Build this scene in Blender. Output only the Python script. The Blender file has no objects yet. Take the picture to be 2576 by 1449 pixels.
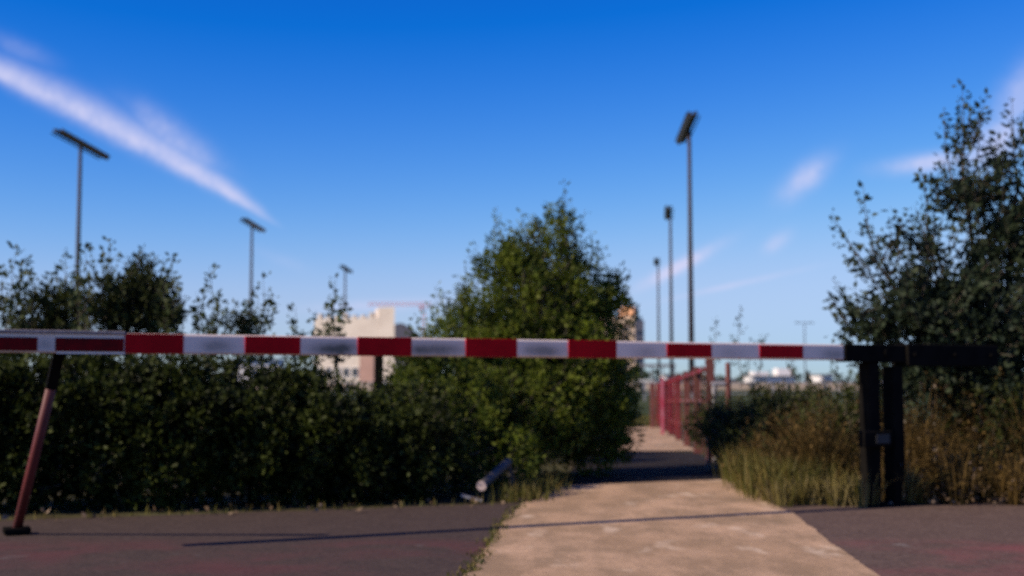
import bpy, math, random
import numpy as np
from mathutils import Vector, Matrix, noise

random.seed(7)
RNG = np.random.default_rng(11)
scene = bpy.context.scene
COL = scene.collection
R = math.radians

# ------------------------------------------------------------------ camera
H = 0.90                     # eye height
F = 3220.0                   # focal length in the 2576-wide working frame
CX, CY, HOR = 1288.0, 724.5, 960.0
PITCH = math.atan((HOR - CY) / F)
cam = bpy.data.objects.new('camera', bpy.data.cameras.new('camera'))
COL.objects.link(cam)
cam.location = (0, 0, H)
cam.rotation_euler = (math.pi / 2 + PITCH, 0, 0)
cam.data.lens = 45.0
cam.data.sensor_width = 36.0
cam.data.clip_end = 6000
cam.data.dof.use_dof = True
cam.data.dof.focus_distance = 3.0
cam.data.dof.aperture_fstop = 3.3
scene.camera = cam


def ray(u, v):
    x, y = (u - CX) / F, -(v - CY) / F
    c, s = math.cos(PITCH), math.sin(PITCH)
    return Vector((x, c - s * y, s + c * y))


def P(u, v, d):
    """point seen at (u, v) at depth y = d"""
    r = ray(u, v)
    k = d / r.y
    return Vector((r.x * k, d, H + r.z * k))


def G(u, v, z=0.0):
    """point of the ground seen at (u, v)"""
    r = ray(u, v)
    k = (z - H) / r.z
    return Vector((r.x * k, r.y * k, z))


# ------------------------------------------------------------------ node helpers
class S:
    """socket wrapper so that shader maths can be written as maths"""
    def __init__(self, nt, s): self.nt, self.s = nt, s
    def _m(self, op, o=None, o2=None, clamp=False):
        n = self.nt.nodes.new('ShaderNodeMath'); n.operation = op; n.use_clamp = clamp
        for i, a in enumerate((self, o, o2)):
            if a is None: continue
            if isinstance(a, S): self.nt.links.new(a.s, n.inputs[i])
            else: n.inputs[i].default_value = a
        return S(self.nt, n.outputs[0])
    def __add__(self, o): return self._m('ADD', o)
    __radd__ = __add__
    def __sub__(self, o): return self._m('SUBTRACT', o)
    def __mul__(self, o): return self._m('MULTIPLY', o)
    __rmul__ = __mul__
    def __truediv__(self, o): return self._m('DIVIDE', o)
    def __pow__(self, o): return self._m('POWER', o)
    def max(self, o): return self._m('MAXIMUM', o)
    def min(self, o): return self._m('MINIMUM', o)
    def abs(self): return self._m('ABSOLUTE')
    def exp(self): return self._m('EXPONENT')
    def clamp(self): return self._m('ADD', 0.0, clamp=True)
    def ramp(self, a, b):
        n = self.nt.nodes.new('ShaderNodeMapRange'); n.interpolation_type = 'SMOOTHSTEP'
        self.nt.links.new(self.s, n.inputs[0])
        n.inputs[1].default_value, n.inputs[2].default_value = a, b
        return S(self.nt, n.outputs[0])


def noise_n(nt, vec, scale, detail=4, rough=0.55, dist=0.0):
    n = nt.nodes.new('ShaderNodeTexNoise')
    n.inputs['Scale'].default_value = scale; n.inputs['Detail'].default_value = detail
    n.inputs['Roughness'].default_value = rough; n.inputs['Distortion'].default_value = dist
    if vec is not None: nt.links.new(vec, n.inputs['Vector'])
    return S(nt, n.outputs['Fac'])


def mixc(nt, fac, a, b):
    n = nt.nodes.new('ShaderNodeMix'); n.data_type = 'RGBA'
    if isinstance(fac, S): nt.links.new(fac.s, n.inputs[0])
    else: n.inputs[0].default_value = fac
    for i, c in ((6, a), (7, b)):
        if isinstance(c, (tuple, list)): n.inputs[i].default_value = (*c[:3], 1)
        else: nt.links.new(c, n.inputs[i])
    return n.outputs[2]


# ------------------------------------------------------------------ sky, sun, exposure
SUN_EL, SUN_BEHIND = 36.0, 23.0
to_sun = Vector((-math.cos(R(SUN_BEHIND)) * math.cos(R(SUN_EL)),
                 -math.sin(R(SUN_BEHIND)) * math.cos(R(SUN_EL)), math.sin(R(SUN_EL))))
world = bpy.data.worlds.new('World'); scene.world = world; world.use_nodes = True
nt = world.node_tree
sky = nt.nodes.new('ShaderNodeTexSky'); sky.sky_type = 'NISHITA'; sky.sun_disc = False
sky.sun_elevation = R(SUN_EL); sky.sun_rotation = math.atan2(to_sun.x, to_sun.y)
sky.air_density, sky.dust_density, sky.ozone_density = 1.0, 0.3, 4.0
sep = nt.nodes.new('ShaderNodeSeparateColor'); nt.links.new(sky.outputs[0], sep.inputs[0])
r_, g_, b_ = (S(nt, sep.outputs[i]) * 0.1 for i in range(3))
# the saturated film-like rendition of the sky, channel by channel
def soft(x, c):            # soft shoulder, so that no band shows where a channel levels out
    return x * (((x * (1 / c)) ** 4.0 + 1.0) ** -0.25)
r2 = soft(((r_ ** 2.3) * 4.6 - 0.05).max(0.004), 0.44)
g2 = soft((g_ ** 2.0) * 2.4, 0.64)
b2 = soft((b_ ** 1.5) * 2.45, 0.96)
tc = nt.nodes.new('ShaderNodeTexCoord')
sx = nt.nodes.new('ShaderNodeSeparateXYZ'); nt.links.new(tc.outputs['Generated'], sx.inputs[0])
X, Y, Z = (S(nt, sx.outputs[i]) for i in range(3))
AZ = X._m('ARCTAN2', Y); EL = Z._m('ARCSINE')
PX = 1 / F


def azel(u, v):
    d = ray(u, v).normalized()
    return math.atan2(d.x, d.y), math.asin(d.z)


cn = nt.nodes.new('ShaderNodeCombineXYZ')
nt.links.new(AZ.s, cn.inputs[0]); nt.links.new(EL.s, cn.inputs[1])
warp1 = noise_n(nt, cn.outputs[0], 14, 5, 0.6)
warp2 = noise_n(nt, cn.outputs[0], 45, 5, 0.65)
fib = noise_n(nt, cn.outputs[0], 75, 6, 0.7)


def frame_st(u0, v0, ang_or_pt):
    a0, e0 = azel(u0, v0)
    if isinstance(ang_or_pt, tuple):
        a1, e1 = azel(*ang_or_pt)
        L = math.hypot(a1 - a0, e1 - e0); c, s = (a1 - a0) / L, (e1 - e0) / L
    else:
        L = 1; c, s = math.cos(R(ang_or_pt)), math.sin(R(ang_or_pt))
    da, de = AZ - a0, EL - e0
    return (da * c + de * s), (de * c - da * s), L


def blob(u, v, ang, rl, rw, amp, soft=1.0):
    s, t, _ = frame_st(u, v, ang)
    s = s / (rl * PX); t = t / (rw * PX)
    d = (s * s + t * t) + (warp2 - 0.5) * (2.2 * soft) + (warp1 - 0.5) * 1.6
    return (d * -1.0).exp().min(1.0) * amp


# long contrail-like streak
s, t, L = frame_st(-60, 160, (716, 574))
sn = s / L
t = t + (warp1 - 0.5) * 0.006 + (warp2 - 0.5) * 0.005 - ((sn * (sn * -1.0 + 1.0)) * 0.026)
wd = ((sn + 0.28) * (sn * -1.0 + 1.0)).max(0.0) * (62 * PX) + 5 * PX
low = (t * -1.0 / wd).max(0.0); up = (t / (wd * 1.3)).max(0.0)
q = (low * low * 1.8 + up * up) * -1.0
streak = q.exp() * sn.ramp(1.02, 0.80) * ((fib * 0.9 + warp2 * 0.5).ramp(0.2, 0.9) * 0.7 + 0.42) * 0.76
cover = streak
for args in ((435, 352, -34, 110, 36, 0.46), (2025, 448, 38, 62, 28, 0.62), (1958, 606, 35, 34, 17, 0.36),
             (1712, 668, 27, 95, 15, 0.85), (2345, 408, 4, 95, 20, 0.66), (2500, 362, 40, 75, 45, 0.70),
             (2560, 250, 55, 90, 40, 0.45), (960, 768, 3, 150, 14, 0.40), (60, 128, -20, 70, 22, 0.16),
             (1850, 716, 12, 150, 7, 0.35), (700, 650, -20, 60, 14, 0.10)):
    cover = cover.max(blob(*args))
cover = cover.clamp()
comb = nt.nodes.new('ShaderNodeCombineColor')
for i, c in enumerate((r2, g2, b2)): nt.links.new(c.s, comb.inputs[i])
cloudy = mixc(nt, cover, comb.outputs[0], (0.68, 0.68, 0.93))
nt.links.new(cloudy, nt.nodes['Background'].inputs[0])
nt.nodes['Background'].inputs[1].default_value = 0.73   # the 0.1 sky strength is applied per channel above
world.cycles.sampling_method = 'MANUAL'; world.cycles.sample_map_resolution = 512

sun = bpy.data.objects.new('sun', bpy.data.lights.new('sun', 'SUN'))
COL.objects.link(sun)
sun.data.energy = 4.3; sun.data.angle = R(0.5); sun.data.color = (1.0, 0.82, 0.62)
sun.location = to_sun * 50
sun.rotation_euler = to_sun.to_track_quat('Z', 'Y').to_euler()
vs = scene.view_settings
vs.view_transform = 'Standard'; vs.look = 'None'; vs.gamma = 1; vs.use_curve_mapping = False
vs.exposure = 0.45
scene.cycles.use_denoising = False
scene.cycles.max_bounces = 5; scene.cycles.transparent_max_bounces = 4


# ------------------------------------------------------------------ materials
def new_mat(name):
    m = bpy.data.materials.new(name); m.use_nodes = True
    return m, m.node_tree, m.node_tree.nodes['Principled BSDF']


def obj_vec(nt):
    n = nt.nodes.new('ShaderNodeTexCoord'); return n.outputs['Object']


def geo_pos(nt):
    n = nt.nodes.new('ShaderNodeNewGeometry'); return n.outputs['Position']


def mat_plain(name, c1, c2, scale=8, rough=0.6, metal=0.0, bump=0.0, spec=0.5):
    m, nt, p = new_mat(name)
    f = noise_n(nt, obj_vec(nt), scale, 5, 0.65).ramp(0.3, 0.7)
    nt.links.new(mixc(nt, f, c1, c2), p.inputs['Base Color'])
    p.inputs['Roughness'].default_value = rough; p.inputs['Metallic'].default_value = metal
    p.inputs['Specular IOR Level'].default_value = spec
    if bump:
        b = nt.nodes.new('ShaderNodeBump'); b.inputs['Strength'].default_value = bump; b.inputs['Distance'].default_value = 0.02
        nt.links.new(noise_n(nt, obj_vec(nt), scale * 6, 4).s, b.inputs['Height']); nt.links.new(b.outputs[0], p.inputs['Normal'])
    return m


def mat_leaf(name, c1, c2, c3, clump=2.2, transl=0.35, rough=0.45, spec=0.4):
    m, nt, p = new_mat(name)
    g = nt.nodes.new('ShaderNodeNewGeometry')
    isl = S(nt, g.outputs['Random Per Island'])
    cl = noise_n(nt, g.outputs['Position'], clump, 2).ramp(0.35, 0.65)
    a = mixc(nt, cl, c1, c2)
    col = mixc(nt, isl.ramp(0.45, 1.0), a, c3)
    nt.links.new(col, p.inputs['Base Color'])
    p.inputs['Roughness'].default_value = rough; p.inputs['Specular IOR Level'].default_value = spec
    tr = nt.nodes.new('ShaderNodeBsdfTranslucent'); nt.links.new(col, tr.inputs[0])
    mx = nt.nodes.new('ShaderNodeMixShader'); mx.inputs[0].default_value = transl
    nt.links.new(p.outputs[0], mx.inputs[1]); nt.links.new(tr.outputs[0], mx.inputs[2])
    nt.links.new(mx.outputs[0], nt.nodes['Material Output'].inputs[0])
    return m


M = {}
M['hedge_leaf'] = mat_leaf('hedge_leaf', (.005, .009, .002), (.042, .058, .008), (.06, .078, .018), 3.0, .28, .55, .15)
M['willow_leaf'] = mat_leaf('willow_leaf', (.030, .055, .007), (.125, .165, .012), (.15, .175, .030), 3.2, .38, .6, .2)
M['sap_leaf'] = mat_leaf('sapling_leaf', (.040, .066, .024), (.070, .090, .030), (.10, .11, .045), 2.5, .35, .6, .2)
M['dark_leaf'] = mat_leaf('dark_leaf', (.014, .026, .016), (.032, .050, .024), (.05, .068, .034), 2.6, .3, .6, .2)
M['bush_leaf'] = mat_leaf('bush_leaf', (.014, .024, .006), (.045, .058, .012), (.065, .075, .02), 3.5, .3, .6, .2)
M['rust_leaf'] = mat_leaf('reddish_leaf', (.075, .050, .020), (.10, .07, .022), (.11, .06, .025), 2.5, .4)
M['dry_blade'] = mat_leaf('dry_blade', (.022, .016, .004), (.090, .056, .014), (.17, .11, .035), 3.0, .3, .7, .2)
M['green_blade'] = mat_leaf('green_blade', (.045, .055, .010), (.11, .105, .018), (.22, .17, .05), 3.0, .35, .6, .3)
M['litter'] = mat_leaf('litter', (.06, .038, .022), (.12, .08, .05), (.22, .16, .11), 6.0, .1, .8, .2)
M['bark'] = mat_plain('bark', (.05, .04, .03), (.11, .09, .07), 20, .9)
M['worn_paint'] = mat_plain('worn_paint', (.38, .32, .30), (.20, .17, .16), 14, .7)
M['dark_red_paint'] = mat_plain('dark_red_paint', (.20, .004, .007), (.09, .006, .006), 12, .7, spec=.08)
M['white_paint'] = None
M['red_paint'] = mat_plain('red_paint', (.46, .004, .010), (.34, .003, .007), 6, .6, spec=.08)
M['black_paint'] = mat_plain('black_paint', (.006, .0055, .005), (.010, .009, .008), 9, .9, spec=.03)
M['leg_red'] = mat_plain('leg_red', (.085, .010, .012), (.13, .022, .025), 7, .6)
M['steel'] = mat_plain('steel', (.055, .05, .05), (.10, .095, .09), 12, .7, .1)
M['cap'] = mat_plain('pale_cap', (.42, .33, .32), (.50, .40, .39), 20, .7)
M['galv'] = mat_plain('galvanised', (.28, .27, .28), (.40, .39, .40), 15, .55, .3)
M['lock_metal'] = mat_plain('lock_metal', (.010, .010, .011), (.018, .018, .02), 30, .6)
M['mast'] = mat_plain('mast_steel', (.035, .026, .030), (.055, .040, .045), 2, .7, spec=.3)
M['lamp_body'] = mat_plain('lamp_body', (.018, .018, .024), (.03, .03, .036), 6, .6)
M['lamp_glass'] = mat_plain('lamp_glass', (.02, .022, .03), (.03, .032, .04), 3, .35)
M['fence_red'] = mat_plain('fence_red', (.26, .010, .022), (.13, .008, .010), 3, .6, bump=.3)
M['fence_brown'] = mat_plain('fence_brown', (.06, .022, .012), (.14, .05, .03), 5, .8)
M['fence_pink'] = mat_plain('fence_pink', (.18, .055, .045), (.11, .032, .026), 3, .6)
M['fence_magenta'] = mat_plain('fence_magenta', (.40, .012, .06), (.45, .15, .20), 5, .5)
M['cream'] = mat_plain('cream_render', (.62, .56, .50), (.50, .44, .39), .4, .9)
M['pink_render'] = mat_plain('pink_render', (.42, .26, .22), (.34, .21, .18), .5, .9)
M['beige'] = mat_plain('beige_render', (.55, .43, .33), (.46, .36, .28), .3, .9)
M['orange'] = mat_plain('orange_render', (.80, .42, .22), (.70, .36, .20), .3, .9)
M['grey_wall'] = mat_plain('grey_wall', (.20, .19, .20), (.25, .24, .25), .3, .9)
M['dark_roof'] = mat_plain('dark_roof', (.10, .10, .13), (.13, .13, .16), .5, .8)
M['white_wall'] = mat_plain('white_wall', (.72, .70, .70), (.80, .78, .76), .2, .8)
M['window'] = mat_plain('window_glass', (.03, .035, .045), (.05, .055, .07), .6, .15)
M['brown_frame'] = mat_plain('brown_frame', (.10, .06, .045), (.15, .09, .06), 1, .8)
M['crane'] = mat_plain('crane_red', (.50, .14, .14), (.60, .22, .20), 1, .6)
M['soil'] = mat_plain('soil', (.05, .036, .024), (.10, .075, .05), 5, .95, bump=.6)


BA, BB = Vector((-2.44, 6.95, 1.11)), Vector((2.655, 9.40, 1.11))
bdir = (BB - BA).normalized(); bn = Vector((bdir.y, -bdir.x, 0))       # bn points towards the camera
brot = Matrix((( bdir.x, -bn.x, 0), (bdir.y, -bn.y, 0), (0, 0, 1)))   # local x along the boom, local y away from the camera
def on_bar(u):
    """distance along the boom (from BA) at working-frame column u"""
    k = (u - CX) / F          # x = k * y (pitch is small enough at this height)
    t = (BA.x - k * BA.y) / (k * bdir.y - bdir.x)
    return t
SMUDGES = [(on_bar(c), w, a) for (c, w, a) in ((545, .10, .6), (838, .16, 1.0), (1085, .20, .95), (1360, .15, .75), (1612, .10, .4), (1830, .10, .3), (2085, .10, .7), (115, .05, .5), (40, .1, .4))]  # grey smudges: place along the boom, width, strength


def make_white_paint():
    """white enamel with grey smudges over the lower middle of every white length"""
    m, nt, p = new_mat('white_paint')
    v = obj_vec(nt)
    sp = nt.nodes.new('ShaderNodeSeparateXYZ'); nt.links.new(v, sp.inputs[0])
    z = S(nt, sp.outputs[2]); x = S(nt, sp.outputs[0])
    n1 = noise_n(nt, v, 6, 4, .6)
    f = None
    for (c, w, a) in SMUDGES:
        dx = (x - c) * (1 / w); dz = (z + .016) * (1 / .042)
        e = ((dx * dx + dz * dz + (n1 - .5) * 2.2) * -1.0).exp().min(1.0) * a
        f = e if f is None else f.max(e)
    f = f.max((noise_n(nt, v, 30, 4, .7)).ramp(.58, .8) * .35)
    nt.links.new(mixc(nt, f, (.88, .73, .62), (.13, .12, .095)), p.inputs['Base Color'])
    p.inputs['Roughness'].default_value = .42
    return m


M['white_paint'] = make_white_paint()


def mat_asphalt():
    m, nt, p = new_mat('asphalt')
    v = geo_pos(nt)
    sp = nt.nodes.new('ShaderNodeSeparateXYZ'); nt.links.new(v, sp.inputs[0])
    y = S(nt, sp.outputs[1]); x = S(nt, sp.outputs[0])
    big = noise_n(nt, v, 0.9, 4); mid = noise_n(nt, v, 4.5, 5, .6); fine = noise_n(nt, v, 26, 5, .8)
    c = mixc(nt, mid.ramp(.3, .7), (.058, .036, .029), (.088, .058, .046))
    c = mixc(nt, fine.ramp(.35, .75), c, (.145, .10, .08))
    band = ((y - 6.7).abs() * -1.0 + 0.9).ramp(0.0, 0.5)
    worn = band * (big + (mid - .5) * .3).ramp(.42, .66) * 0.5
    c = mixc(nt, worn, c, (.20, .045, .055))
    spots = noise_n(nt, v, 2.6, 2).ramp(.68, .74) * 0.5
    c = mixc(nt, spots, c, (.20, .18, .17))
    left_dark = x.ramp(.9, .3) * .5      # the asphalt is darker on the left side of the path
    c = mixc(nt, left_dark, c, (.010, .008, .008))
    nt.links.new(c, p.inputs['Base Color']); p.inputs['Roughness'].default_value = .9
    p.inputs['Specular IOR Level'].default_value = .25
    b = nt.nodes.new('ShaderNodeBump'); b.inputs['Strength'].default_value = .5; b.inputs['Distance'].default_value = .01
    nt.links.new((fine + mid).s, b.inputs['Height']); nt.links.new(b.outputs[0], p.inputs['Normal'])
    return m


def mat_concrete():
    m, nt, p = new_mat('path_surface')
    v = geo_pos(nt)
    mp = nt.nodes.new('ShaderNodeMapping'); nt.links.new(v, mp.inputs[0]); mp.inputs['Scale'].default_value = (1, .45, 1)
    mid = noise_n(nt, mp.outputs[0], 3.0, 5, .65); big = noise_n(nt, v, .8, 3); fine = noise_n(nt, v, 22, 6, .8)
    c = mixc(nt, mid.ramp(.36, .66), (.27, .19, .12), (.53, .36, .235))
    c = mixc(nt, big.ramp(.35, .65) * .5, c, (.34, .225, .135))
    c = mixc(nt, fine.ramp(.35, .75) * .55, c, (.20, .13, .075))
    c = mixc(nt, noise_n(nt, mp.outputs[0], 4.0, 3, .5).ramp(.58, .74) * .45, c, (.74, .60, .46))
    nt.links.new(c, p.inputs['Base Color']); p.inputs['Roughness'].default_value = .9
    p.inputs['Specular IOR Level'].default_value = .2
    b = nt.nodes.new('ShaderNodeBump'); b.inputs['Strength'].default_value = .6; b.inputs['Distance'].default_value = .01
    nt.links.new((fine + mid).s, b.inputs['Height']); nt.links.new(b.outputs[0], p.inputs['Normal'])
    return m


def mat_grass(name, a, b_, scale):
    m, nt, p = new_mat(name)
    v = geo_pos(nt)
    c = mixc(nt, noise_n(nt, v, scale, 6, .7).ramp(.3, .7), a, b_)
    nt.links.new(c, p.inputs['Base Color']); p.inputs['Roughness'].default_value = .95
    p.inputs['Specular IOR Level'].default_value = .1
    return m


M['path_shade'] = mat_plain('path_shade', (.012, .010, .010), (.030, .024, .022), 3, .95, bump=.5, spec=.1)  # near-black colour carries the shade lying across the path
M['asphalt'] = mat_asphalt(); M['path'] = mat_concrete()
M['ground'] = mat_grass('ground_soil', (.045, .035, .018), (.07, .07, .03), 1.5)
M['turf'] = mat_grass('turf', (.030, .042, .010), (.055, .065, .018), .35)
M['verge'] = mat_grass('verge', (.055, .060, .018), (.10, .085, .03), 2.0)


# ------------------------------------------------------------------ mesh helpers
class MB:
    def __init__(self): self.v, self.f = [], []
    def box(self, c, size, rot=None, taper=1.0):
        c = Vector(c); b = len(self.v)
        for dx, dy, dz in ((-1, -1, -1), (1, -1, -1), (1, 1, -1), (-1, 1, -1), (-1, -1, 1), (1, -1, 1), (1, 1, 1), (-1, 1, 1)):
            k = taper if dz > 0 else 1
            p = Vector((dx * size[0] / 2 * k, dy * size[1] / 2 * k, dz * size[2] / 2))
            if rot is not None: p = rot @ p
            self.v.append(c + p)
        for q in ((0, 3, 2, 1), (4, 5, 6, 7), (0, 1, 5, 4), (1, 2, 6, 5), (2, 3, 7, 6), (3, 0, 4, 7)):
            self.f.append([b + i for i in q])
        return self
    def tube(self, pts, rad, n=8, cap=True):
        pts = [Vector(p) for p in pts]
        if not isinstance(rad, (list, tuple)): rad = [rad] * len(pts)
        b = len(self.v)
        for i, p in enumerate(pts):
            d = (pts[min(i + 1, len(pts) - 1)] - pts[max(i - 1, 0)]).normalized()
            a = d.cross(Vector((0.13, 0.21, 0.97) if abs(d.z) < .95 else (1, 0, 0))).normalized(); c = d.cross(a)
            for k in range(n):
                t = 2 * math.pi * (k + .5) / n
                self.v.append(p + (a * math.cos(t) + c * math.sin(t)) * rad[i])
        for i in range(len(pts) - 1):
            for k in range(n):
                k2 = (k + 1) % n
                self.f.append([b + i * n + k, b + i * n + k2, b + (i + 1) * n + k2, b + (i + 1) * n + k])
        if cap:
            self.f.append([b + k for k in range(n)][::-1]); e = b + (len(pts) - 1) * n
            self.f.append([e + k for k in range(n)])
        return self
    def prism(self, poly, z0, z1):
        """vertical prism over a plan polygon"""
        b = len(self.v); n = len(poly)
        for z in (z0, z1):
            for p in poly: self.v.append(Vector((p[0], p[1], z)))
        self.f.append([b + i for i in range(n)][::-1]); self.f.append([b + n + i for i in range(n)])
        for i in range(n): self.f.append([b + i, b + (i + 1) % n, b + n + (i + 1) % n, b + n + i])
        return self
    def build(self, name, mat, parent=None, bevel=0.0, smooth=False, origin=None):
        me = bpy.data.meshes.new(name)
        vs_ = self.v
        if origin is not None:
            o = Vector(origin); vs_ = [Vector(p) - o for p in vs_]
        me.from_pydata([tuple(p) for p in vs_], [], self.f); me.validate(); me.update()
        me.materials.append(M[mat] if isinstance(mat, str) else mat)
        if smooth: me.polygons.foreach_set('use_smooth', [True] * len(me.polygons))
        ob = bpy.data.objects.new(name, me); COL.objects.link(ob)
        if origin is not None: ob.location = origin
        if parent is not None: ob.parent = parent
        if bevel:
            m = ob.modifiers.new('bevel', 'BEVEL'); m.width = bevel; m.segments = 2; m.limit_method = 'ANGLE'
        return ob


def empty(name, loc, label, cat, group=None, rz=0.0):
    o = bpy.data.objects.new(name, None); COL.objects.link(o)
    o.location = loc; o.rotation_euler.z = rz
    o.empty_display_size = .2
    o['label'] = label; o['category'] = cat
    if group: o['group'] = group
    return o


def sheet(name, poly, z, mat):
    mb = MB(); mb.v = [Vector((p[0], p[1], z)) for p in poly]; mb.f = [list(range(len(poly)))]
    o = mb.build(name, mat); o['kind'] = 'structure'; return o


def copy_tree(o, parent=None):
    c = o.copy(); COL.objects.link(c); c.parent = parent
    for ch in list(o.children): copy_tree(ch, c)
    return c


# ------------------------------------------------------------------ ground
gm = MB()
nx, ny = 2, 2
gm.v = [Vector((x, y, -0.012)) for y in (-60, 3000) for x in (-2200, 2200)]
gm.f = [[0, 1, 3, 2]]
g = gm.build('ground', 'ground'); g['kind'] = 'structure'

rnd = random.Random(3)
def jag(a, b, n, amp):
    """a ragged line from a to b"""
    out = []
    for i in range(n + 1):
        t = i / n; j = noise.noise(Vector((a[0] * 3 + t * 37.7, 1.3, 0))) * amp + rnd.uniform(-.3, .3) * amp
        out.append((a[0] + (b[0] - a[0]) * t, a[1] + (b[1] - a[1]) * t + j))
    return out
EL0, EL1 = G(-500, 1325), G(1330, 1263)
ER0, ER1 = G(1905, 1258), G(3400, 1276)
far = jag((EL0.x, EL0.y), (EL1.x, EL1.y), 60, .05) + jag((ER0.x, ER0.y), (ER1.x, ER1.y), 60, .05)
far = [(-40, far[0][1] - 3)] + far + [(40, far[-1][1] + .5)]
sheet('road', [(-40, -30), (40, -30)] + far[::-1], -0.004, 'asphalt')

# path: flares where it meets the road, then runs on past the shrubs
left = [G(1165, 1449), G(1229, 1371), G(1264, 1314), G(1310, 1272), G(1350, 1243), G(1391, 1222)]
right = [G(2212, 1449), G(2088, 1362), G(1997, 1292), G(1905, 1249), G(1872, 1222), G(1842, 1205)]
l0 = left[0] + (left[0] - left[1]) * 4; r0 = right[0] + (right[0] - right[1]) * 4
lf = [G(1440, 1180), G(1480, 1140), G(1540, 1090), G(1560, 1066)]
rf = [G(1800, 1180), G(1740, 1128), G(1685, 1092), G(1655, 1066)]
def rough_edge(pts, amp):
    out = []
    for a, b in zip(pts[:-1], pts[1:]):
        n = max(2, int((b - a).length / .07))
        for i in range(n):
            p = a.lerp(b, i / n); out.append((p.x + noise.noise(p * 3.1) * amp + rnd.uniform(-.35, .35) * amp, p.y))
    out.append((pts[-1].x, pts[-1].y)); return out
sheet('path', rough_edge([r0] + right, .014) + rough_edge([left[-1], right[-1]], .03)[::-1][1:-1] + rough_edge([l0] + left, .014)[::-1], 0.0, 'path')
# dark strip between apron and far gravel: path shade put into the colour
sheet('shade_strip', [(p.x, p.y) for p in (right[-1] + Vector((.03, -.05, 0)), G(1800, 1180) + Vector((.15, 0, 0)), G(1750, 1137), G(1520, 1132) + Vector((-.2, 0, 0)), G(1440, 1180), left[-1] + Vector((-.03, -.05, 0)))], -0.004, 'path_shade')
lf2 = [G(1500, 1136), G(1540, 1095), G(1560, 1066)]; rf2 = [G(1752, 1133), G(1688, 1092), G(1655, 1066)]
far_path = sheet('path', rough_edge(rf2, .05) + rough_edge(lf2, .05)[::-1], 0.0, 'path')

sheet('sports_field', [(-60, 28.5), (60, 28.5), (95, 210), (-95, 210)], -0.004, 'turf')
sheet('verge', [(-60, 25.4), (60, 25.4), (60, 28.2), (-60, 28.2)], -0.006, 'verge')


# ------------------------------------------------------------------ foliage
def rnd_unit(n):
    a = RNG.normal(size=(n, 3)); return a / np.linalg.norm(a, axis=1, keepdims=True)


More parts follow.
